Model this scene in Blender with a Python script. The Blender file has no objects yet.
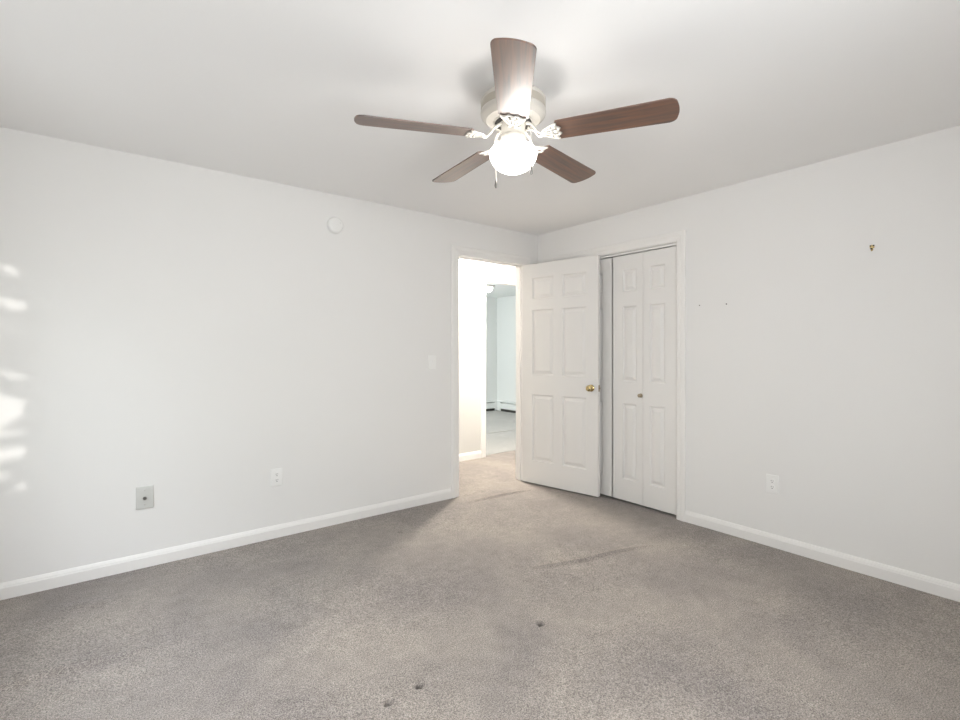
import bpy, bmesh, math, random
from mathutils import Vector, Matrix
random.seed(7)
D = bpy.data
SC = bpy.context.scene
COL = SC.collection
PI = math.pi
R = math.radians

# ------------------------------------------------------------------ camera
YAW = R(52.0)                       # heading of the lens, measured from +X
EYE = 1.28
cam_d = D.cameras.new('camera')
cam_d.sensor_width = 36.0
cam_d.lens = 489 / 960 * 36
cam_d.shift_y = -9.5 / 960
cam_d.clip_start = 0.02
cam = D.objects.new('camera', cam_d)
COL.objects.link(cam)
cam.location = (0, 0, EYE)
cam.rotation_euler = (PI / 2, 0, YAW - PI / 2)
SC.camera = cam

# ------------------------------------------------------------------ view
SC.view_settings.view_transform = 'Standard'
SC.view_settings.look = 'None'
SC.view_settings.gamma = 1
SC.view_settings.use_curve_mapping = False
SC.view_settings.exposure = 0.17
SC.cycles.use_denoising = True
SC.cycles.max_bounces = 12
SC.cycles.diffuse_bounces = 8
SC.cycles.sample_clamp_indirect = 8.0
SC.cycles.caustics_reflective = False
SC.cycles.caustics_refractive = False

# ------------------------------------------------------------------ sky and lights
SKY_TOP, SKY_LOW, SKY_GROUND = 9.0, 1.6, 1.3
FAN_GLOW, FAN_BULB = 9.0, 13.0
HALL_GLOW = 610.0
FAR_GLOW, FAR_DAY = 8.0, 42.0
REAR_DAY, SIDE_DAY, SIDE_LOW = 51.0, 2.6, 6.2
SUN = 1.2

w = D.worlds.new('sky')
SC.world = w
w.use_nodes = True
nt = w.node_tree
nt.nodes.clear()
tc = nt.nodes.new('ShaderNodeTexCoord')
sx = nt.nodes.new('ShaderNodeSeparateXYZ')
rp = nt.nodes.new('ShaderNodeValToRGB')
rp.color_ramp.elements[0].position = 0.0
rp.color_ramp.elements[0].color = (.30 * SKY_GROUND, .29 * SKY_GROUND, .26 * SKY_GROUND, 1)
rp.color_ramp.elements[1].position = 1.0
rp.color_ramp.elements[1].color = (.86 * SKY_TOP, .93 * SKY_TOP, SKY_TOP, 1)
for p, c in ((.50, (.30 * SKY_GROUND, .29 * SKY_GROUND, .26 * SKY_GROUND, 1)),
             (.53, (.55 * SKY_LOW, .62 * SKY_LOW, .55 * SKY_LOW, 1)),
             (.76, (.55 * SKY_LOW, .62 * SKY_LOW, .60 * SKY_LOW, 1)),
             (.86, (.86 * SKY_TOP, .93 * SKY_TOP, SKY_TOP, 1))):
    e = rp.color_ramp.elements.new(p)
    e.color = c
mp = nt.nodes.new('ShaderNodeMath'); mp.operation = 'MULTIPLY_ADD'
mp.inputs[1].default_value = .5; mp.inputs[2].default_value = .5
bg = nt.nodes.new('ShaderNodeBackground')
wo = nt.nodes.new('ShaderNodeOutputWorld')
nt.links.new(tc.outputs['Generated'], sx.inputs[0])
nt.links.new(sx.outputs['Z'], mp.inputs[0])
nt.links.new(mp.outputs[0], rp.inputs[0])
nt.links.new(rp.outputs[0], bg.inputs[0])
nt.links.new(bg.outputs[0], wo.inputs[0])


def area_light(name, loc, aim, sx_, sy_, power, color):
    l = D.lights.new(name, 'AREA')
    l.shape = 'RECTANGLE'; l.size = sx_; l.size_y = sy_; l.energy = power; l.color = color
    o = D.objects.new(name, l)
    COL.objects.link(o)
    o.location = loc
    o.rotation_euler = (Vector(aim) - Vector(loc)).to_track_quat('-Z', 'Y').to_euler()
    return o


def point_light(name, loc, radius, power, color):
    l = D.lights.new(name, 'POINT')
    l.shadow_soft_size = radius; l.energy = power; l.color = color
    o = D.objects.new(name, l)
    COL.objects.link(o)
    o.location = loc
    return o


WX, WY = 3.468, 3.50          # right wall and left wall planes
BX, BY = -0.66, -0.37         # the two walls behind the camera
CEIL = 2.43

# daylight that comes through the two windows behind the camera
area_light('daylight_rear_window', (.65, BY - .12, 1.42), (2.4, 2.6, 1.2), 1.08, 1.25, REAR_DAY, (.93, .97, 1.0))
area_light('daylight_side_window', (BX - 1.7, 1.15, 3.35), (.6, 2.9, .75), 1.0, 1.0, SIDE_DAY * 9, (.82, .91, 1.0))
area_light('daylight_side_window_low', (BX - .12, 2.22, 1.42), (3, 1.5, .8), 1.4, 1.25, SIDE_LOW, (.93, .97, 1.0))
area_light('daylight_far_panel', (3.4, 6.9, 1.4), (6.5, 7.0, 1.0), 1.4, 1.2, FAR_DAY, (.95, .99, 1.0))  # added panel standing in for unseen far-room daylight; no window is built there
sl = D.lights.new('sun', 'SUN'); sl.energy = SUN; sl.angle = R(.4); sl.color = (1.0, .97, .92)
so = D.objects.new('sun', sl); COL.objects.link(so)
so.rotation_euler = Vector((-1.43, 3.87, -.28)).to_track_quat('-Z', 'Y').to_euler()


# ------------------------------------------------------------------ materials
def new_mat(name):
    m = D.materials.new(name)
    m.use_nodes = True
    nt = m.node_tree
    b = nt.nodes['Principled BSDF']
    return m, nt, b


def paint(name, col, rough=.6, spec=.35, bump=.05, scale=180, mottle=.02):
    m, nt, b = new_mat(name)
    b.inputs['Roughness'].default_value = rough
    b.inputs['Specular IOR Level'].default_value = spec
    tcn = nt.nodes.new('ShaderNodeTexCoord')
    n1 = nt.nodes.new('ShaderNodeTexNoise'); n1.inputs['Scale'].default_value = 1.7; n1.inputs['Detail'].default_value = 5
    nt.links.new(tcn.outputs['Object'], n1.inputs['Vector'])
    mx = nt.nodes.new('ShaderNodeMix'); mx.data_type = 'RGBA'
    lo = [c * (1 - mottle) for c in col]; hi = [min(.95, c * (1 + mottle)) for c in col]
    mx.inputs[6].default_value = (*lo, 1); mx.inputs[7].default_value = (*hi, 1)
    nt.links.new(n1.outputs['Fac'], mx.inputs[0])
    nt.links.new(mx.outputs[2], b.inputs['Base Color'])
    if bump:
        n2 = nt.nodes.new('ShaderNodeTexNoise'); n2.inputs['Scale'].default_value = scale; n2.inputs['Detail'].default_value = 3
        nt.links.new(tcn.outputs['Object'], n2.inputs['Vector'])
        bp = nt.nodes.new('ShaderNodeBump'); bp.inputs['Strength'].default_value = bump; bp.inputs['Distance'].default_value = .002
        nt.links.new(n2.outputs['Fac'], bp.inputs['Height'])
        nt.links.new(bp.outputs[0], b.inputs['Normal'])
    return m


def metal(name, col, rough=.3):
    m, nt, b = new_mat(name)
    b.inputs['Base Color'].default_value = (*col, 1)
    b.inputs['Metallic'].default_value = 1
    n = nt.nodes.new('ShaderNodeTexNoise'); n.inputs['Scale'].default_value = 60
    mr = nt.nodes.new('ShaderNodeMapRange')
    mr.inputs['To Min'].default_value = rough * .8; mr.inputs['To Max'].default_value = rough * 1.2
    nt.links.new(n.outputs['Fac'], mr.inputs['Value'])
    nt.links.new(mr.outputs[0], b.inputs['Roughness'])
    return m


def glow(name, col, strength, clear=0.0):
    m = D.materials.new(name); m.use_nodes = True
    nt = m.node_tree; nt.nodes.clear()
    out = nt.nodes.new('ShaderNodeOutputMaterial')
    em = nt.nodes.new('ShaderNodeEmission')
    em.inputs[0].default_value = (*col, 1); em.inputs[1].default_value = strength
    if clear:
        tr = nt.nodes.new('ShaderNodeBsdfTransparent')
        mx = nt.nodes.new('ShaderNodeMixShader'); mx.inputs[0].default_value = clear
        nt.links.new(em.outputs[0], mx.inputs[1]); nt.links.new(tr.outputs[0], mx.inputs[2])
        nt.links.new(mx.outputs[0], out.inputs[0])
    else:
        nt.links.new(em.outputs[0], out.inputs[0])
    return m


M = {}
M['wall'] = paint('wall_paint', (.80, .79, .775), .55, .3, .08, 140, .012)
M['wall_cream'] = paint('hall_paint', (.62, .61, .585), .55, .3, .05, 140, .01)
M['wall_cool'] = paint('far_room_paint', (.78, .80, .79), .55, .3, .05, 140, .01)
M['ceiling'] = paint('ceiling_paint', (.86, .855, .85), .8, .2, .12, 90, .012)
M['trim'] = paint('trim_gloss_white', (.83, .815, .795), .35, .45, .03, 40, .008)
M['door'] = paint('door_white', (.78, .765, .745), .38, .45, .03, 60, .008)
M['plastic'] = paint('white_plastic', (.85, .845, .83), .32, .5, 0, 40, .004)
M['plate_grey'] = paint('grey_plate', (.60, .60, .575), .4, .45, .02, 80, .03)
M['slot'] = paint('dark_slot', (.045, .043, .04), .6, .3, 0, 40, .05)
M['fan_white'] = paint('fan_almond_enamel', (.58, .55, .50), .28, .5, 0, 40, .005)
M['fan_band'] = paint('fan_motor_band', (.42, .38, .32), .35, .5, 0, 40, .02)
M['heater'] = paint('heater_enamel', (.80, .83, .82), .4, .45, 0, 40, .01)
M['brass'] = metal('polished_brass', (.60, .47, .24), .14)
M['nickel'] = metal('aged_brass', (.42, .36, .27), .28)
M['pewter'] = metal('dark_pewter', (.22, .21, .20), .4)
M['steel'] = metal('dull_steel', (.55, .53, .50), .35)
M['globe'] = glow('lit_globe', (1.0, .965, .91), FAN_GLOW, .25)
M['hall_globe'] = glow('lit_hall_globe', (1.0, .94, .85), HALL_GLOW)
M['far_globe'] = glow('lit_far_globe', (1.0, .98, .94), FAR_GLOW)
M['leaf'] = paint('leaf_green', (.07, .13, .035), .6, .3, 0, 10, .2)


def wood():
    m, nt, b = new_mat('walnut_blade')
    tcn = nt.nodes.new('ShaderNodeTexCoord')
    mpn = nt.nodes.new('ShaderNodeMapping'); mpn.inputs['Scale'].default_value = (3.0, 55, 55)
    n = nt.nodes.new('ShaderNodeTexNoise'); n.inputs['Scale'].default_value = 1.0; n.inputs['Detail'].default_value = 6; n.inputs['Distortion'].default_value = .9
    nt.links.new(tcn.outputs['Object'], mpn.inputs[0]); nt.links.new(mpn.outputs[0], n.inputs['Vector'])
    r = nt.nodes.new('ShaderNodeValToRGB')
    r.color_ramp.elements[0].position = .30; r.color_ramp.elements[0].color = (.030, .009, .003, 1)
    r.color_ramp.elements[1].position = .72; r.color_ramp.elements[1].color = (.17, .056, .013, 1)
    nt.links.new(n.outputs['Fac'], r.inputs[0]); nt.links.new(r.outputs[0], b.inputs['Base Color'])
    b.inputs['Roughness'].default_value = .62
    b.inputs['Specular IOR Level'].default_value = .6
    b.inputs['Coat Weight'].default_value = 1.0
    b.inputs['Coat Roughness'].default_value = .44
    b.inputs['Coat IOR'].default_value = 1.9
    return m


M['wood'] = wood()


def carpet(name, c_lo, c_hi, spots=()):
    m, nt, b = new_mat(name)
    b.inputs['Roughness'].default_value = .95
    b.inputs['Specular IOR Level'].default_value = .1
    b.inputs['Sheen Weight'].default_value = .15
    L = nt.links.new
    tcn = nt.nodes.new('ShaderNodeTexCoord')

    def noise(scale, detail, rough=.55, dist=0):
        n = nt.nodes.new('ShaderNodeTexNoise')
        n.inputs['Scale'].default_value = scale; n.inputs['Detail'].default_value = detail
        n.inputs['Roughness'].default_value = rough; n.inputs['Distortion'].default_value = dist
        L(tcn.outputs['Object'], n.inputs['Vector'])
        return n.outputs['Fac']

    def stretch(v, a, z, t0, t1):
        r = nt.nodes.new('ShaderNodeMapRange')
        r.inputs['From Min'].default_value = a; r.inputs['From Max'].default_value = z
        r.inputs['To Min'].default_value = t0; r.inputs['To Max'].default_value = t1
        L(v, r.inputs['Value'])
        return r.outputs[0]

    def mul(a_, b_):
        x = nt.nodes.new('ShaderNodeMath'); x.operation = 'MULTIPLY'
        L(a_, x.inputs[0]); L(b_, x.inputs[1])
        return x.outputs[0]

    big = noise(1.6, 5, .6, .4)                # trodden and brushed patches
    mx = nt.nodes.new('ShaderNodeMix'); mx.data_type = 'RGBA'
    mx.inputs[6].default_value = (*c_lo, 1); mx.inputs[7].default_value = (*c_hi, 1)
    L(stretch(big, .35, .65, 0, 1), mx.inputs[0])
    mid = stretch(noise(14, 4, .6), .3, .7, .90, 1.08)
    tuft = stretch(noise(200, 2, .8), .33, .67, .40, 1.58)
    grain = stretch(noise(75, 3, .7), .3, .7, .86, 1.14)
    v = mul(mul(mid, tuft), grain)
    for sx0, sy0, sr in spots:                 # darker round spots set at some of the dents
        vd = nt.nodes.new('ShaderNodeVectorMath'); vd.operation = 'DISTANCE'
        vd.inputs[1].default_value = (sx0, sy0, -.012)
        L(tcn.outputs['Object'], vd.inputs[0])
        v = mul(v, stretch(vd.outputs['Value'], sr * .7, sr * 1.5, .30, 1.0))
    hs = nt.nodes.new('ShaderNodeHueSaturation')
    L(v, hs.inputs['Value']); L(mx.outputs[2], hs.inputs['Color'])
    L(hs.outputs[0], b.inputs['Base Color'])
    bp = nt.nodes.new('ShaderNodeBump'); bp.inputs['Strength'].default_value = .55; bp.inputs['Distance'].default_value = .006
    L(noise(170, 3, .7), bp.inputs['Height'])
    L(bp.outputs[0], b.inputs['Normal'])
    return m


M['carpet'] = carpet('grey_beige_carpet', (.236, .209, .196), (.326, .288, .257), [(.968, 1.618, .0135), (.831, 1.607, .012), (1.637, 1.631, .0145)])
M['carpet_far'] = carpet('far_room_carpet', (.375, .368, .355), (.435, .428, .412))


# ------------------------------------------------------------------ mesh helpers
def link(o, parent=None):
    COL.objects.link(o)
    if parent is not None:
        o.parent = parent
    return o


def obj(name, bm, mat, parent=None, smooth=None, loc=None, rot=None):
    bmesh.ops.recalc_face_normals(bm, faces=bm.faces[:])
    me = D.meshes.new(name)
    if smooth is not None:
        for f in bm.faces:
            f.smooth = True
        for e in bm.edges:
            if len(e.link_faces) == 2 and e.calc_face_angle(0) > R(smooth):
                e.smooth = False
    bm.to_mesh(me); bm.free()
    for mm in (mat if isinstance(mat, (list, tuple)) else [mat]):
        me.materials.append(M[mm])
    o = D.objects.new(name, me)
    link(o, parent)
    if loc is not None: o.location = loc
    if rot is not None: o.rotation_euler = rot
    return o


def empty(name, loc, rz=0, parent=None):
    o = D.objects.new(name, None)
    o.empty_display_size = .05
    link(o, parent)
    o.location = loc; o.rotation_euler = (0, 0, rz)
    return o


def tag(o, label, cat, group=None):
    o['label'] = label; o['category'] = cat
    if group: o['group'] = group
    return o


def struct(o, label=None):
    o['kind'] = 'structure'
    if label: o['label'] = label
    return o


def box(bm, x0, x1, y0, y1, z0, z1, bev=0.0, mat=0):
    vs = [bm.verts.new((x, y, z)) for z in (z0, z1) for y in (y0, y1) for x in (x0, x1)]
    fs = [bm.faces.new([vs[i] for i in q]) for q in
          ((0, 2, 3, 1), (4, 5, 7, 6), (0, 1, 5, 4), (2, 6, 7, 3), (0, 4, 6, 2), (1, 3, 7, 5))]
    for f in fs: f.material_index = mat
    if bev:
        es = {e for f in fs for e in f.edges}
        r = bmesh.ops.bevel(bm, geom=list(es), offset=bev, segments=2, profile=.6, affect='EDGES')
        for f in r['faces']: f.material_index = mat
    return fs


def lathe(bm, prof, seg=48, mat=0, axis=None, cx=0, cy=0, close=False):
    """profile of (radius, height) spun about Z (or mapped by matrix axis)"""
    rings = []
    for r, z in prof:
        if r < 1e-5:
            p = Vector((cx, cy, z))
            rings.append([bm.verts.new(axis @ p if axis else p)])
        else:
            ring = []
            for k in range(seg):
                a = 2 * PI * k / seg
                p = Vector((cx + r * math.cos(a), cy + r * math.sin(a), z))
                ring.append(bm.verts.new(axis @ p if axis else p))
            rings.append(ring)
    for a, b in zip(rings, rings[1:]):
        if len(a) == 1 and len(b) == 1: continue
        for k in range(seg):
            k2 = (k + 1) % seg
            if len(a) == 1: f = bm.faces.new((a[0], b[k], b[k2]))
            elif len(b) == 1: f = bm.faces.new((a[k], b[0], a[k2]))
            else: f = bm.faces.new((a[k], b[k], b[k2], a[k2]))
            f.material_index = mat
    for ring in (rings[0], rings[-1]):
        if len(ring) > 1 and close:
            bm.faces.new(ring).material_index = mat
    return rings


def tube(bm, pts, rad, seg=10, mat=0, flat=1.0):
    pts = [Vector(p) for p in pts]
    rads = rad if isinstance(rad, (list, tuple)) else [rad] * len(pts)
    rings = []
    up = Vector((0, 0, 1))
    for i, p in enumerate(pts):
        d = (pts[min(i + 1, len(pts) - 1)] - pts[max(i - 1, 0)]).normalized()
        u = up if abs(d.dot(up)) < .95 else Vector((1, 0, 0))
        s = d.cross(u).normalized(); t = s.cross(d).normalized()
        rings.append([bm.verts.new(p + s * math.cos(2 * PI * k / seg) * rads[i] + t * math.sin(2 * PI * k / seg) * rads[i] * flat)
                      for k in range(seg)])
    for a, b in zip(rings, rings[1:]):
        for k in range(seg):
            bm.faces.new((a[k], a[(k + 1) % seg], b[(k + 1) % seg], b[k])).material_index = mat
    bm.faces.new(rings[0]).material_index = mat
    bm.faces.new(rings[-1]).material_index = mat


def smooth_curve(pts, n=8):
    pts = [Vector(p) for p in pts]
    out = []
    for i in range(len(pts) - 1):
        p0 = pts[max(i - 1, 0)]; p1 = pts[i]; p2 = pts[i + 1]; p3 = pts[min(i + 2, len(pts) - 1)]
        for k in range(n):
            t = k / n
            out.append(.5 * ((2 * p1) + (p2 - p0) * t + (2 * p0 - 5 * p1 + 4 * p2 - p3) * t * t + (-p0 + 3 * p1 - 3 * p2 + p3) * t ** 3))
    out.append(pts[-1])
    return out


def sweep(bm, prof, path, mat=0):
    """extrude a closed 2-D profile (list of 3-D point functions) along straight stations"""
    rings = [[bm.verts.new(q) for q in ring] for ring in path]
    n = len(rings[0])
    for a, b in zip(rings, rings[1:]):
        for k in range(n):
            bm.faces.new((a[k], a[(k + 1) % n], b[(k + 1) % n], b[k])).material_index = mat
    bm.faces.new(rings[0]).material_index = mat
    bm.faces.new(rings[-1]).material_index = mat


# ------------------------------------------------------------------ walls
def wall_box(bm, axis, p0, p1, u0, u1, z0, z1):
    """axis 'y': wall lies in planes y=p0..p1 and runs along x from u0 to u1"""
    if axis == 'y': box(bm, u0, u1, p0, p1, z0, z1)
    else: box(bm, p0, p1, u0, u1, z0, z1)


def wall(name, axis, p0, p1, u0, u1, holes, mat, z1=CEIL):
    bm = bmesh.new()
    u = u0
    for (h0, h1, a, b) in sorted(holes):
        if h0 > u: wall_box(bm, axis, p0, p1, u, h0, 0, z1)
        if a > 0: wall_box(bm, axis, p0, p1, h0, h1, 0, a)
        if b < z1: wall_box(bm, axis, p0, p1, h0, h1, b, z1)
        u = h1
    if u < u1: wall_box(bm, axis, p0, p1, u, u1, 0, z1)
    return struct(obj(name, bm, mat))


T = .11
HEAD = 2.110
HEAD_D = 2.128                        # the two passage doorways stand a little higher
DX0, DX1 = 2.485, 3.285               # bedroom doorway
CY0, CY1 = 2.005, 3.225               # closet opening
HY = 4.60                             # far side of the hall
FX0, FX1 = 3.675, 4.475               # doorway to the far room
W1 = (1.50, 2.95, .78, 2.05)          # window in the wall behind, beside the left wall
W2 = (.10, 1.20, .78, 2.05)           # window in the other wall behind

wall('wall_left', 'y', WY, WY + T, BX - T, 6.2, [(DX0, DX1, 0, HEAD_D)], 'wall')
wall('wall_right', 'x', WX, WX + T, BY - T, WY, [(CY0, CY1, 0, HEAD)], 'wall')
wall('wall_side', 'x', BX - T, BX, BY - T, WY, [W1], 'wall')
wall('wall_rear', 'y', BY - T, BY, BX, WX, [W2], 'wall')
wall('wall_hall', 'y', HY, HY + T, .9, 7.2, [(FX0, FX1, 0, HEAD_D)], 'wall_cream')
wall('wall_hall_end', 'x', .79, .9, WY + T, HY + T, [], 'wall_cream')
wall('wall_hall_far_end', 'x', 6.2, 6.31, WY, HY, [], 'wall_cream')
wall('wall_far_back', 'y', 8.05, 8.16, 2.9, 6.9, [], 'wall_cool')
wall('wall_far_right', 'x', 6.75, 6.86, HY + T, 8.05, [], 'wall_cool')
wall('wall_far_left', 'x', 2.9, 3.01, HY + T, 8.05, [], 'wall_cool')
bm = bmesh.new()
box(bm, WX + T, WX + T + .62, CY0 - .25, CY0 - .19, 0, CEIL)
box(bm, WX + T, WX + T + .62, WY - .04, WY, 0, CEIL)
box(bm, WX + T + .62, WX + T + .68, CY0 - .25, WY, 0, CEIL)
struct(obj('wall_closet', bm, 'wall'))

bm = bmesh.new()
box(bm, BX - T, 4.3, BY - T, WY + T, CEIL, CEIL + .08)
struct(obj('ceiling', bm, 'ceiling'))
bm = bmesh.new()
box(bm, .79, 6.31, WY + T, HY + T, CEIL, CEIL + .08)
struct(obj('ceiling_hall', bm, 'ceiling'))
bm = bmesh.new()
box(bm, 2.9, 6.9, HY + T, 8.16, CEIL - .02, CEIL + .08)
struct(obj('ceiling_far', bm, 'wall_cool'))

# ------------------------------------------------------------------ carpet, with its ripples and dents
RIPPLES = [
    ([(2.45, 3.30), (2.787, 3.285), (3.124, 3.253)], .019, .012),
    ([(2.479, 3.485), (2.799, 3.507), (3.225, 3.60)], .004, .025),
    ([(2.036, 2.078), (2.149, 2.024), (2.345, 1.959), (2.551, 1.93), (2.863, 1.847)], .022, .013),
    ([(1.781, 1.43), (1.925, 1.40), (2.129, 1.374)], .005, .03),
    ([(-.60, 2.60), (-.293, 2.582), (-.15, 2.58), (.007, 2.561), (.176, 2.532)], .022, .020),
    ([(-.149, 3.201), (.089, 3.114)], .006, .05),
]
DENTS = [(.968, 1.618, .0135), (.831, 1.607, .012), (1.637, 1.631, .0145), (1.684, 3.061, .015)]


def seg_dist(px, py, a, b):
    ax_, ay_ = a; bx_, by_ = b
    dx, dy = bx_ - ax_, by_ - ay_
    t = max(0, min(1, ((px - ax_) * dx + (py - ay_) * dy) / (dx * dx + dy * dy)))
    return math.hypot(px - ax_ - t * dx, py - ay_ - t * dy), t


def floor_z(x, y):
    z = .0025 * math.sin(x * 2.3 + 1.1 * math.sin(y * 1.9)) * math.sin(y * 2.9 + x)
    if y > 4.5 or x > 3.47: z = 0
    for pts, h, wd in RIPPLES:
        d = 9; along = 0
        for i in range(len(pts) - 1):
            q, t = seg_dist(x, y, pts[i], pts[i + 1])
            if q < d: d = q; along = (i + t) / (len(pts) - 1)
        if d < wd * 3:
            z += h * math.exp(-(d / wd) ** 2) * (.35 + .65 * math.sin(PI * min(1, max(0, along))))
    for cx, cy, r in DENTS:
        d = math.hypot((x - cx) * .8, y - cy)
        if d < r * 4: z -= .030 * math.exp(-(d / r) ** 4)
    return z


def frange(a, b, s):
    n = max(1, round((b - a) / s))
    return [a + (b - a) * i / n for i in range(n)]


xs = frange(BX, 3.48, .0105) + frange(3.48, 6.86, .12) + [6.86]
ys = frange(BY, 3.66, .0105) + frange(3.66, 5.86, .05) + [5.86]
verts = [(x, y, floor_z(x, y)) for y in ys for x in xs]
nx = len(xs)
faces = [(j * nx + i, j * nx + i + 1, (j + 1) * nx + i + 1, (j + 1) * nx + i) for j in range(len(ys) - 1) for i in range(nx - 1)]
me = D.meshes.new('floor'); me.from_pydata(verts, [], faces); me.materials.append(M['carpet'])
for p in me.polygons: p.use_smooth = True
struct(link(D.objects.new('floor', me)), 'worn grey beige carpet with ripples and dents')
bm = bmesh.new(); box(bm, 2.9, 6.86, HY + .06, 8.16, -.03, .0042)
struct(obj('floor_far', bm, 'carpet_far'))
bm = bmesh.new(); box(bm, 2.9, 6.86, 5.845, 5.868, -.01, .0085, .003)
struct(obj('trim_threshold', bm, 'steel'))


# ------------------------------------------------------------------ baseboards and casings
BASE_P = [(0, 0), (.015, 0), (.015, .058), (.012, .064), (.012, .068), (.008, .076), (.005, .082), (0, .084)]


def baseboard(name, a, b, n, mat='trim', h=1.0):
    a = Vector((*a, 0)); b = Vector((*b, 0)); n = Vector((*n, 0))
    bm = bmesh.new()
    sweep(bm, None, [[p + n * d + Vector((0, 0, z * h)) for d, z in BASE_P] for p in (a, b)])
    return struct(obj(name, bm, mat))


CW = .072
baseboard('baseboard_left', (BX, WY), (DX0 - CW, WY), (0, -1))
baseboard('baseboard_right', (WX, BY), (WX, CY0 - CW), (-1, 0))
baseboard('baseboard_side', (BX, BY), (BX, WY), (1, 0))
baseboard('baseboard_rear', (BX, BY), (WX, BY), (0, 1))
baseboard('baseboard_hall', (.9, HY), (FX0 - CW, HY), (0, -1))
baseboard('baseboard_hall_near', (.9, WY + T), (DX0 - CW, WY + T), (0, 1))

CAS_P = [(0, 0), (0, .009), (.006, .012), (.030, .013), (.040, .017), (.062, .017), (.070, .014), (CW, .010), (CW, 0)]


def casing(name, axis, plane, n, u0, u1, z1, mat='trim', ends=(True, True)):
    """three mitred mouldings around an opening; profile point = (distance out from opening, thickness)"""
    def P(u, z, t):
        return (u, plane + n * t, z) if axis == 'y' else (plane + n * t, u, z)
    bm = bmesh.new()
    if ends[0]:
        sweep(bm, None, [[P(u0 - d, 0, t) for d, t in CAS_P], [P(u0 - d, z1 + d, t) for d, t in CAS_P]])
    sweep(bm, None, [[P(u0 - d, z1 + d, t) for d, t in CAS_P], [P(u1 + d, z1 + d, t) for d, t in CAS_P]])
    if ends[1]:
        sweep(bm, None, [[P(u1 + d, 0, t) for d, t in CAS_P], [P(u1 + d, z1 + d, t) for d, t in CAS_P]])
    return struct(obj(name, bm, mat))


casing('trim_1', 'y', WY, -1, DX0 + .005, DX1 - .005, HEAD_D - .005)
casing('trim_2', 'x', WX, -1, CY0, CY1, HEAD)
casing('trim_3', 'y', WY + T, 1, DX0 + .005, DX1 - .005, HEAD_D - .005)
casing('trim_4', 'y', HY, -1, FX0, FX1, HEAD_D)
casing('trim_5', 'y', HY + T, 1, FX0, FX1, HEAD_D)


def jamb(name, axis, p0, p1, u0, u1, z1, stop=None):
    bm = bmesh.new()
    t = .014
    for a, b in ((u0 - .0, u0 + t), (u1 - t, u1)):
        wall_box(bm, axis, p0, p1, a, b, 0, z1)
    wall_box(bm, axis, p0, p1, u0 + t, u1 - t, z1 - t, z1)
    if stop:
        s0, s1 = stop
        wall_box(bm, axis, s0, s1, u0 + t, u0 + t + .011, 0, z1 - t)
        wall_box(bm, axis, s0, s1, u1 - t - .011, u1 - t, 0, z1 - t)
        wall_box(bm, axis, s0, s1, u0 + t, u1 - t, z1 - t - .011, z1 - t)
    return struct(obj(name, bm, 'trim'))


jamb('trim_6', 'y', WY - .002, WY + T + .002, DX0, DX1 + .010, HEAD_D, (WY + .042, WY + .072))
jamb('trim_7', 'y', HY - .002, HY + T + .002, FX0 - .006, FX1 + .006, HEAD_D + .004, (HY + .04, HY + .07))
bm = bmesh.new()
box(bm, WX - .001, WX + T, CY0 - .006, CY0 + .006, 0, HEAD)
box(bm, WX - .001, WX + T, CY1 - .006, CY1 + .006, 0, HEAD)
box(bm, WX - .001, WX + T, CY0, CY1, HEAD - .004, HEAD + .006)
struct(obj('trim_8', bm, 'trim'))
bm = bmesh.new()                                     # bifold track under the closet head
box(bm, WX + .018, WX + .050, CY0 + .008, CY1 - .008, HEAD - .022, HEAD - .006, .002)
struct(obj('trim_9', bm, 'plastic'))


# ------------------------------------------------------------------ panelled doors
def panel_face(bm, xs, zs, cells, y, s):
    """one face of a moulded door in the local x-z plane at y; s=-1 or +1 is the outward normal; cells holds the raised panels (i, j)"""
    g = {}

    def V(x, z, d):
        k = (round(x, 5), round(z, 5), round(d, 5))
        if k not in g: g[k] = bm.verts.new((x, y - s * d, z))
        return g[k]
    steps = [(0, 0), (.003, .0015), (.008, .0105), (.015, .0120), (.018, .0115), (.042, .0015)]
    for i in range(len(xs) - 1):
        for j in range(len(zs) - 1):
            x0, x1, z0, z1 = xs[i], xs[i + 1], zs[j], zs[j + 1]
            if (i, j) not in cells:
                bm.faces.new((V(x0, z0, 0), V(x1, z0, 0), V(x1, z1, 0), V(x0, z1, 0)))
                continue
            k = min(1.0, min(x1 - x0, z1 - z0) / .12)
            rings = []
            for ins, dep in steps:
                ins *= k
                rings.append([V(x0 + ins, z0 + ins, dep), V(x1 - ins, z0 + ins, dep), V(x1 - ins, z1 - ins, dep), V(x0 + ins, z1 - ins, dep)])
            for a, b in zip(rings, rings[1:]):
                for q in range(4):
                    bm.faces.new((a[q], a[(q + 1) % 4], b[(q + 1) % 4], b[q]))
            bm.faces.new(rings[-1])


def panel_door(bm, xs, zs, cells, th):
    panel_face(bm, xs, zs, cells, 0, -1)
    panel_face(bm, xs, zs, cells, th, 1)
    x0, x1, z0, z1 = xs[0], xs[-1], zs[0], zs[-1]
    for q in (((x0, 0, z0), (x0, th, z0), (x0, th, z1), (x0, 0, z1)), ((x1, 0, z0), (x1, 0, z1), (x1, th, z1), (x1, th, z0)),
              ((x0, 0, z1), (x0, th, z1), (x1, th, z1), (x1, 0, z1)), ((x0, 0, z0), (x1, 0, z0), (x1, th, z0), (x0, th, z0))):
        bm.faces.new([bm.verts.new(p) for p in q])


def knob_bm(r, reach):
    bm = bmesh.new()
    k = r / .028
    lathe(bm, [(0, 0), (.032 * k, 0), (.032 * k, .004), (.027 * k, .009), (.013 * k, .013), (.011 * k, reach * .45), (.016 * k, reach * .55), (.025 * k, reach * .68),
               (.028 * k, reach * .82), (.024 * k, reach * .95), (.012 * k, reach), (.0105 * k, reach - .002), (0, reach - .002)], 32)
    return bm


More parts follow.
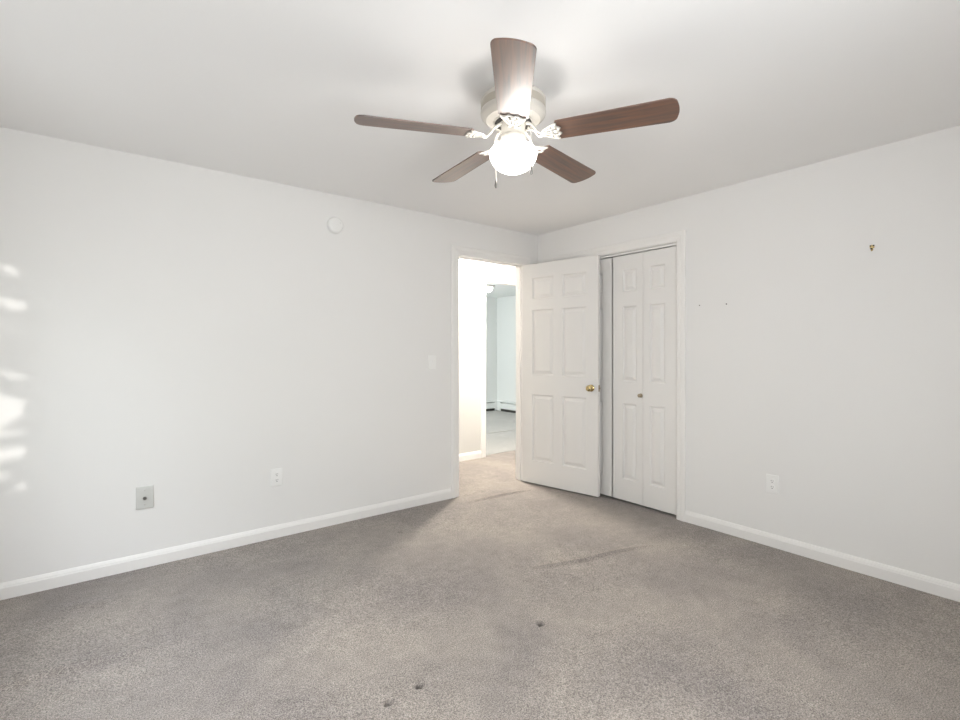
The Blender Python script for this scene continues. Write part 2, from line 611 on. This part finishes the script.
# the open six-panel door: local x runs from hinge to latch, the face towards the camera is y=0
DW, DH, DT = .803, 2.088, .035
dvec = Vector((.190, -.982)).normalized()
ang = math.atan2(dvec.y, dvec.x)
nrm = Vector((dvec.y, -dvec.x))                 # local -y: towards the camera
pin = Vector((3.282, 3.492))
org = pin + nrm * DT
door = struct(empty('door_1', (org.x, org.y, .016), ang), 'open white six panel door with brass knob')
bm = bmesh.new()
xs_ = [0, .112, .352, .446, .691, DW]
zs_ = [0, .215, .848, 1.032, 1.652, 1.752, 1.958, DH]
panel_door(bm, xs_, zs_, {(1, 1), (3, 1), (1, 3), (3, 3), (1, 5), (3, 5)}, DT)
obj('door_panel', bm, 'door', door)
kz = .936
for s, y in ((1, 0), (-1, DT)):
    kb = obj('door_knob', knob_bm(.027, .056), 'brass', door, 30, (DW - .066, y, kz), (s * PI / 2, 0, 0))
bm = bmesh.new()
box(bm, DW - .0005, DW + .0015, .006, .029, kz - .028, kz + .028)
box(bm, DW, DW + .010, .012, .023, kz - .008, kz + .008, .002)
obj('latch', bm, 'nickel', door)
for hz in (.24, 1.03, 1.84):
    bm = bmesh.new()
    lathe(bm, [(0, -.047), (.004, -.047), (.0065, -.044), (.0065, .044), (.004, .047), (0, .047)], 16)
    box(bm, -.0016, .0005, -.030, -.002, -.043, .043)
    obj('hinge', bm, 'nickel', door, 30, (-.004, DT + .004, hz))

# closet: two bifold pairs, each pair two hinged leaves
bz0, bh, bt = .020, 2.060, .030
LEAF = .3025
bzs = [0, .178, .815, .998, 1.632, 1.752, 1.940, bh]


def leaf_bm(wide_first):
    bm = bmesh.new()
    bx = [0, .108, .245, LEAF] if wide_first else [0, .0575, .1945, LEAF]
    panel_door(bm, bx, bzs, {(1, 1), (1, 3), (1, 5)}, bt)
    return bm


FACE = WX + .022
# local x runs along -Y of the room, seen from inside the room
for n, ytop, lab in ((2, CY0 + .006 + 2 * LEAF + .004, 'closed white bifold closet door with small round knob'),
                     (3, CY1 - .006, 'white bifold closet door mostly hidden behind the open door')):
    d = struct(empty('door_%d' % n, (FACE, ytop, bz0), -PI / 2), lab)
    a = obj('door_leaf', leaf_bm(True), 'door', d, None, (0, 0, 0))
    b_ = obj('door_leaf', leaf_bm(False), 'door', d, None, (LEAF + .003, 0, 0))
    kx = LEAF - .018 if n == 2 else LEAF + .024
    obj('door_knob', knob_bm(.015, .030), 'nickel', d, 30, (kx, 0, .893), (PI / 2, 0, 0))
    bm = bmesh.new()
    for hz in (.3, 1.02, 1.75):
        box(bm, LEAF - .02, LEAF + .023, bt, bt + .0015, hz - .03, hz + .03)
    obj('hinge', bm, 'steel', d)

# ------------------------------------------------------------------ windows behind the camera


def window(n, axis, p_in, p_out, u0, u1, z0, z1, inward):
    w_ = struct(empty('window_%d' % n, (0, 0, 0)))
    bm = bmesh.new()
    pm0, pm1 = (p_in + p_out) / 2 - .02, (p_in + p_out) / 2 + .02
    f = .045
    um = (u0 + u1) / 2
    for a, b, c, e in ((u0, u0 + f, z0, z1), (u1 - f, u1, z0, z1), (u0 + f, u1 - f, z0, z0 + f), (u0 + f, u1 - f, z1 - f, z1), (um - .02, um + .02, z0 + f, z1 - f)):
        wall_box(bm, axis, pm0, pm1, a, b, c, e)
    obj('window_frame', bm, 'trim', w_)
    return w_


window(1, 'x', BX, BX - T, *W1, 1)
window(2, 'y', BY, BY - T, *W2, 1)
casing('trim_10', 'x', BX, 1, W1[0], W1[1], W1[3])
casing('trim_11', 'y', BY, 1, W2[0], W2[1], W2[3])
for nm, ax_, p in (('trim_12', 'x', BX), ('trim_13', 'y', BY)):
    W_ = W1 if ax_ == 'x' else W2
    bm = bmesh.new()
    wall_box(bm, ax_, p - T, p + .045, W_[0] - .06, W_[1] + .06, W_[2] - .025, W_[2])
    wall_box(bm, ax_, p, p + .016, W_[0] - .05, W_[1] + .05, W_[2] - .095, W_[2] - .025)
    struct(obj(nm, bm, 'trim'))

# ------------------------------------------------------------------ ceiling fan
FXC, FYC = 1.405, 1.567
fan = tag(empty('ceiling_fan', (FXC, FYC, CEIL)), 'five blade ceiling fan with walnut blades, almond motor and lit white globe', 'ceiling fan')
bm = bmesh.new()
lathe(bm, [(0, 0), (.078, 0), (.080, -.012), (.074, -.040), (.080, -.062), (.112, -.070), (.128, -.073), (.134, -.076)], 64)
obj('ceiling_canopy', bm, 'fan_white', fan, 35)
bm = bmesh.new()
lathe(bm, [(.130, -.074), (.138, -.078), (.140, -.084), (.137, -.090), (.137, -.126), (.140, -.131), (.140, -.138), (.134, -.150), (.118, -.160), (.116, -.163), (.085, -.170),
           (.083, -.174), (.060, -.177), (0, -.177)], 72)
mot = obj('motor_housing', bm, 'fan_white', fan, 35)
bm = bmesh.new()
lathe(bm, [(.1374, -.092), (.1384, -.094), (.1384, -.122), (.1374, -.124)], 72)
obj('band', bm, 'fan_band', mot, 35)
bm = bmesh.new()
lathe(bm, [(.0595, -.1768), (.0595, -.1785), (.079, -.1765), (.079, -.1745)], 56)
obj('vent_ring', bm, 'slot', mot, 40)
# switch housing and light fitter
bm = bmesh.new()
lathe(bm, [(0, -.176), (.052, -.176), (.056, -.182), (.052, -.188), (.050, -.228), (.053, -.232), (.056, -.240), (.0565, -.258), (.053, -.262), (.048, -.262)], 56)
fit = obj('light_fitter', bm, 'fan_white', fan, 35)
for k in range(3):
    a = R(232) + 2 * PI * k / 3 + .5
    bm = bmesh.new()
    tube(bm, [(0.055 * math.cos(a), 0.055 * math.sin(a), -.250), (.068 * math.cos(a), .068 * math.sin(a), -.250)], .0025, 8)
    lathe(bm, [(0, 0), (.005, 0), (.005, .004), (0, .004)], 12, 0, Matrix.Translation((.068 * math.cos(a), .068 * math.sin(a), -.250)) @ Matrix.Rotation(a, 4, 'Z') @ Matrix.Rotation(PI / 2, 4, 'Y'))
    obj('thumbscrew', bm, 'fan_white', fit, 35)
# schoolhouse globe
bm = bmesh.new()
lathe(bm, [(.044, -.250), (.046, -.266), (.060, -.270), (.080, -.277), (.094, -.287), (.1005, -.300), (.1010, -.316), (.098, -.329), (.0945, -.334), (.088, -.348), (.078, -.360), (.066, -.370),
           (.060, -.373), (.042, -.382), (.020, -.3875), (0, -.389)], 64)
obj('glass_globe', bm, 'globe', fan, 50)
bulb = point_light('fan_bulb', (0, 0, -.315), .035, FAN_BULB, (1.0, .965, .92))
bulb.parent = fan
# two pull chains
ccam = Vector((-math.cos(YAW), -math.sin(YAW)))
rcam = Vector((math.sin(YAW), -math.cos(YAW)))
for lat, zt, zb, mt in ((-.075, -.240, -.425, 'steel'), (.068, -.240, -.388, 'steel')):
    p0 = rcam * lat * .7 + ccam * .03
    p1 = rcam * lat + ccam * (.030 if lat < 0 else .088)
    bm = bmesh.new()
    pts = smooth_curve([(p0.x, p0.y, zt + .02), (p1.x * .97, p1.y * .97, zt - .005), (p1.x, p1.y, zt - .04), (p1.x, p1.y, zb)], 5)
    tube(bm, pts, .0016, 6)
    ch = obj('pull_chain', bm, 'fan_white', fan, 60)
    bm = bmesh.new()
    lathe(bm, [(0, .004), (.002, .002), (.0042, -.012), (.0058, -.026), (.0050, -.034), (.002, -.038), (0, -.038)], 16, cx=p1.x, cy=p1.y)
    bmesh.ops.translate(bm, verts=bm.verts[:], vec=(0, 0, zb))
    obj('pull_fob', bm, 'pewter', ch, 40)


def blade_bm():
    """blade outline in local x-y, x along the blade"""
    r0, r1 = .178, .656
    out = []
    w0, w1 = .061, .071
    # root end: three shallow scallops
    n = 18
    for k in range(n + 1):
        t = -1 + 2 * k / n
        out.append((r0 + .006 * abs(math.sin(t * PI * 1.5)) + .010 * t * t, t * w0))
    # tip with rounded corners
    rc = .030
    for k in range(9):
        a = PI / 2 - (PI / 2) * k / 8
        out.append((r1 - rc + rc * math.cos(a), w1 - rc + rc * math.sin(a)))
    for k in range(1, 8):
        t = 1 - 2 * k / 8
        out.append((r1 + .006 * (1 - t * t), t * (w1 - rc)))
    for k in range(9):
        a = -(PI / 2) * k / 8
        out.append((r1 - rc + rc * math.cos(a), -(w1 - rc) + rc * math.sin(a)))
    bm = bmesh.new()
    th = .0055
    top = [bm.verts.new((x, y, th / 2)) for x, y in out]
    bot = [bm.verts.new((x, y, -th / 2)) for x, y in out]
    bm.faces.new(top); bm.faces.new(list(reversed(bot)))
    for k in range(len(out)):
        k2 = (k + 1) % len(out)
        bm.faces.new((top[k], bot[k], bot[k2], top[k2]))
    es = [e for e in bm.edges if len(e.link_faces) == 2 and abs(e.verts[0].co.z - e.verts[1].co.z) < 1e-6]
    bmesh.ops.bevel(bm, geom=es, offset=.0014, segments=2, profile=.5, affect='EDGES')
    return bm


def iron_bm():
    """cast blade iron: S-curved arm and a pierced fan-shaped plate with a scalloped end, under the blade"""
    bm = bmesh.new()
    z = -.0065
    for s in (-1, 1):                                   # twin scrolls that reach in to the hub
        tube(bm, smooth_curve([(.066, s * .016, .040), (.086, s * .022, .030), (.104, s * .024, .008), (.124, s * .018, -.006), (.150, s * .010, -.010), (.168, s * .012, z)], 5),
             [.0062] * 26, 8, 0, .8)
        tube(bm, smooth_curve([(.060, s * .012, .044), (.070, s * .026, .040), (.086, s * .022, .030)], 5), .0045, 8)
    # pierced plate
    for t in (-1, -.48, 0, .48, 1):
        tube(bm, smooth_curve([(.150, t * .010, -.008), (.175, t * .026, z), (.205, t * .044, z), (.222, t * .050, z)], 5), .0048 if abs(t) == 1 else .0036, 8, 0, .7)
    tube(bm, smooth_curve([(.190, -.036, z), (.194, -.018, z), (.195, 0, z), (.194, .018, z), (.190, .036, z)], 5), .0036, 8, 0, .7)
    rim = []
    for k in range(25):
        t = -1 + 2 * k / 24
        rim.append((.232 - .014 * t * t - .010 * abs(math.sin(t * PI * 1.5 + PI / 2)), t * .051, z))
    tube(bm, rim, .0055, 8, 0, .7)
    # leaf that fills the scallops against the blade
    for t in (-.66, 0, .66):
        lathe(bm, [(0, -.004), (.009, -.004), (.011, -.001), (.011, .002), (0, .002)], 16, 0, Matrix.Translation((.216 - .010 * t * t, t * .046, z)))
    for v in bm.verts:
        if v.co.x > .10: v.co.x -= .026 * min(1, (v.co.x - .10) / .06)
    return bm


ZB = 2.196 - CEIL
PITCH = R(-10.5)
base_a = YAW + PI - R(3.8)
blade = iron = None
for k in range(5):
    rot = Matrix.Rotation(base_a + k * 2 * PI / 5, 4, 'Z') @ Matrix.Rotation(PITCH, 4, 'X')
    if blade is None:
        blade = obj('fan_blade', blade_bm(), 'wood', fan)
        iron = obj('blade_iron', iron_bm(), 'fan_white', blade, 60)
        b_, i_ = blade, iron
    else:
        b_ = blade.copy(); COL.objects.link(b_); b_.parent = fan
        i_ = iron.copy(); COL.objects.link(i_); i_.parent = b_
    b_.matrix_local = Matrix.Translation((0, 0, ZB)) @ rot

# ------------------------------------------------------------------ things on the walls


def on_left(name, x, z):        # local: x along the wall, -y out of it
    return empty(name, (x, WY, z))


def on_right(name, y, z):       # local x runs along -Y of the room
    return empty(name, (WX, y, z), -PI / 2)


def plate_bm(w_, h_, t=.006):
    bm = bmesh.new()
    p = [(-w_ / 2, -h_ / 2), (w_ / 2, -h_ / 2), (w_ / 2, h_ / 2), (-w_ / 2, h_ / 2)]
    box(bm, -w_ / 2, w_ / 2, -t, 0, -h_ / 2, h_ / 2)
    es = [e for e in bm.edges if all(v.co.y < -t / 2 for v in e.verts)]
    bmesh.ops.bevel(bm, geom=es, offset=.0035, segments=3, profile=.6, affect='EDGES')
    return bm


def screw(parent, z, y=-.006, mat='plastic'):
    bm = bmesh.new()
    lathe(bm, [(0, 0), (.0033, 0), (.0026, .0016), (0, .0016)], 14, 0, Matrix.Translation((0, y, z)) @ Matrix.Rotation(PI / 2, 4, 'X'))
    obj('screw', bm, mat, parent)


def outlet(root):
    obj('cover_plate', plate_bm(.074, .119), 'plastic', root, 40)
    for s in (-1, 1):
        bm = bmesh.new()
        ring = []
        for k in range(28):
            a = 2 * PI * k / 28
            x = max(-.0135, min(.0135, .0172 * math.cos(a))); z = .0172 * math.sin(a)
            ring.append((x, z))
        f0 = [bm.verts.new((x, -.0055, z + s * .0195)) for x, z in ring]
        f1 = [bm.verts.new((x * .96, -.0085, z * .96 + s * .0195)) for x, z in ring]
        for k in range(28):
            bm.faces.new((f0[k], f0[(k + 1) % 28], f1[(k + 1) % 28], f1[k]))
        bm.faces.new(f1)
        rec = obj('receptacle', bm, 'plastic', root)
        bm = bmesh.new()
        zc = s * .0195
        box(bm, -.0068, -.0046, -.0090, -.0080, zc - .001, zc + .0075)
        box(bm, .0046, .0068, -.0090, -.0080, zc, zc + .0070)
        lathe(bm, [(0, 0), (.0028, 0), (.0028, .001), (0, .001)], 14, 0, Matrix.Translation((0, -.0080, zc - .0075)) @ Matrix.Rotation(PI / 2, 4, 'X'))
        obj('slot', bm, 'slot', rec)
    screw(root, 0)


o1 = tag(on_left('wall_outlet', .965, .412), 'white duplex outlet low on the wall beside the grey cable plate', 'outlet')
outlet(o1)
o2 = tag(on_right('wall_outlet', 1.338, .409), 'white duplex outlet low on the wall beyond the closet casing', 'outlet')
outlet(o2)
cp = tag(on_left('cable_plate', .218, .412), 'grey cable wall plate with a single connector above the baseboard', 'wall plate')
obj('cover_plate', plate_bm(.086, .128, .009), 'plate_grey', cp, 40)
bm = bmesh.new()
mtx = Matrix.Translation((0, -.009, -.004)) @ Matrix.Rotation(PI / 2, 4, 'X')
lathe(bm, [(0, 0), (.0105, 0), (.0105, .004), (.0072, .004), (.0072, .015), (.0035, .015), (.0035, .011), (0, .011)], 6, 0, mtx)
obj('connector', bm, 'pewter', cp)
screw(cp, .042, -.009, 'steel'); screw(cp, -.042, -.009, 'steel')
sw = tag(on_left('light_switch', 2.222, 1.183), 'white toggle light switch on the wall before the doorway', 'light switch')
obj('cover_plate', plate_bm(.074, .116), 'plastic', sw, 40)
bm = bmesh.new()
box(bm, -.006, .006, -.0075, -.005, -.013, .013)
box(bm, -.004, .004, -.018, -.006, .001, .009, .002)
obj('toggle', bm, 'plastic', sw)
screw(sw, .030); screw(sw, -.030)

sd = tag(on_left('smoke_detector', 1.374, 2.200), 'round white smoke detector high on the wall', 'smoke detector')
mtx = Matrix.Rotation(PI / 2, 4, 'X')
bm = bmesh.new()
lathe(bm, [(0, 0), (.060, 0), (.060, .008), (.056, .010), (.056, .014), (.058, .016), (.056, .026), (.047, .034), (.030, .037), (.029, .0355), (.014, .036), (.013, .0375), (0, .038)], 56, 0, mtx)
body = obj('detector_body', bm, 'plastic', sd, 30)
bm = bmesh.new()
lathe(bm, [(0, .034), (.0045, .034), (.0040, .038), (0, .038)], 14, 0, mtx @ Matrix.Translation((.030, .016, -.0015)))
obj('test_button', bm, 'plate_grey', sd)
bm = bmesh.new()
for k in range(24):
    a = 2 * PI * k / 24
    box(bm, .0555 * math.cos(a) - .0035, .0555 * math.cos(a) + .0035, -.0145, -.0095, .0555 * math.sin(a) - .0035, .0555 * math.sin(a) + .0035)
obj('vent', bm, 'plate_grey', sd)

hk = tag(on_right('picture_hook', .818, 1.866), 'small brass picture hook high on the blank wall', 'hook')
bm = bmesh.new()
box(bm, -.011, .011, -.002, 0, -.004, .014, .001)
box(bm, -.005, .005, -.002, 0, -.018, -.003, .001)
tube(bm, smooth_curve([(0, -.001, -.012), (0, -.006, -.020), (0, -.014, -.018), (0, -.016, -.010)], 5), .0032, 8)
obj('hook_plate', bm, 'brass', hk)
for s in (-1, 1):
    bm = bmesh.new()
    lathe(bm, [(0, 0), (.0042, 0), (.0036, .003), (0, .0035)], 14, 0, Matrix.Translation((s * .0072, -.002, .009)) @ Matrix.Rotation(PI / 2, 4, 'X'))
    obj('nail_head', bm, 'slot', hk)
bm = bmesh.new()
lathe(bm, [(0, 0), (.0048, 0), (.0042, .004), (0, .005)], 14, 0, Matrix.Translation((0, -.016, -.010)) @ Matrix.Rotation(PI / 2, 4, 'X'))
obj('hook_tip', bm, 'slot', hk)
for y, z, r, lab in ((1.826, 1.609, .0040, 'small dark nail in the wall, beside the closet casing'), (1.632, 1.605, .0045, 'small dark nail in the wall, on the picture hook side of its twin')):
    n_ = on_right('nail', y, z)
    tag(n_, lab, 'nail')
    bm = bmesh.new()
    lathe(bm, [(0, 0), (.0012, 0), (.0012, .008), (r, .008), (r * .9, .0105), (0, .0105)], 12, 0, Matrix.Rotation(PI / 2, 4, 'X'))
    obj('nail_head', bm, 'slot', n_)

# ------------------------------------------------------------------ beyond the doorway
hl = tag(empty('ceiling_light', (3.34, 4.09, CEIL)), 'round lit ceiling light in the hall outside the doorway', 'ceiling light')
bm = bmesh.new()
lathe(bm, [(0, 0), (.120, 0), (.122, -.012), (.112, -.022), (.095, -.024)], 40)
obj('lamp_base', bm, 'fan_white', hl, 40)
bm = bmesh.new()
lathe(bm, [(.100, -.023), (.104, -.040), (.095, -.070), (.070, -.092), (.035, -.104), (0, -.107)], 40)
obj('glass_globe', bm, 'hall_globe', hl, 60)

fl = tag(empty('ceiling_light', (5.335, 6.62, CEIL - .02)), 'round white lit ceiling light in the far room', 'ceiling light')
bm = bmesh.new()
lathe(bm, [(0, 0), (.130, 0), (.132, -.012), (.118, -.026), (.100, -.028)], 40)
obj('lamp_base', bm, 'fan_white', fl, 40)
bm = bmesh.new()
lathe(bm, [(.090, -.027), (.094, -.046), (.088, -.078), (.066, -.102), (.034, -.114), (0, -.117)], 40)
obj('glass_globe', bm, 'far_globe', fl, 60)


def heater(x, y, rz, length, label):
    h = tag(empty('baseboard_heater', (x, y, 0), rz), label, 'heater')
    bm = bmesh.new()
    box(bm, 0, length, -.012, 0, .02, .215)
    prof = [(0, .215), (-.055, .215), (-.066, .205), (-.066, .196), (-.060, .196), (-.052, .207), (0, .207)]
    sweep(bm, None, [[(xx, d, z) for d, z in prof] for xx in (0, length)])
    obj('back_panel', bm, 'heater', h)
    bm = bmesh.new()
    prof = [(-.062, .055), (-.066, .055), (-.070, .060), (-.070, .160), (-.064, .168), (-.060, .168), (-.064, .158), (-.064, .060)]
    sweep(bm, None, [[(xx, d, z) for d, z in prof] for xx in (0, length)])
    obj('front_cover', bm, 'heater', h)
    bm = bmesh.new()
    tube(bm, [(0, -.036, .11), (length, -.036, .11)], .011, 10)
    box(bm, .02, length - .02, -.060, -.014, .070, .150)
    obj('fin_element', bm, 'slot', h)
    bm = bmesh.new(); e0 = length - .10 if rz == 0 else -.02
    box(bm, e0, e0 + .12, -.074, 0, .012, .217, .004)
    obj('end_cap', bm, 'heater', h)
    bm = bmesh.new(); box(bm, .10, length, -.058, -.012, .004, .050)
    obj('bottom_shadow_gap', bm, 'slot', h)


heater(3.32, 8.05, 0, 3.42, 'white baseboard heater along the back wall of the far room')
h2 = heater(6.75, 7.95, -PI / 2, 2.9, 'white baseboard heater on the side wall of the far room')

# ------------------------------------------------------------------ tree outside whose leaves break up the low sun
bm = bmesh.new()
for k in range(400):
    p = Vector((random.gauss(1.58, .9), -2.8 + random.uniform(-.4, .4), random.uniform(.1, 3.0)))
    tilt = R(random.gauss(38, 14))
    q = Matrix.Translation(p) @ Matrix.Rotation(random.uniform(-.5, .5), 4, 'Z') @ Matrix.Rotation(tilt * random.choice((1, 1, 1, -.4)), 4, 'Y') @ Matrix.Rotation(PI / 2 + random.uniform(-.5, .5), 4, 'X')
    s = random.uniform(.12, .30)
    pts = [(-s, 0, 0), (-s * .4, s * .20, .01), (s * .3, s * .18, .01), (s, 0, -.01), (s * .3, -s * .18, .01), (-s * .4, -s * .20, .01)]
    bm.faces.new([bm.verts.new(q @ Vector(v)) for v in pts])
lv = obj('exterior_foliage', bm, 'leaf')
lv['kind'] = 'stuff'
tag(lv, 'leafy green shrubbery outside the window behind the viewer', 'leaves')
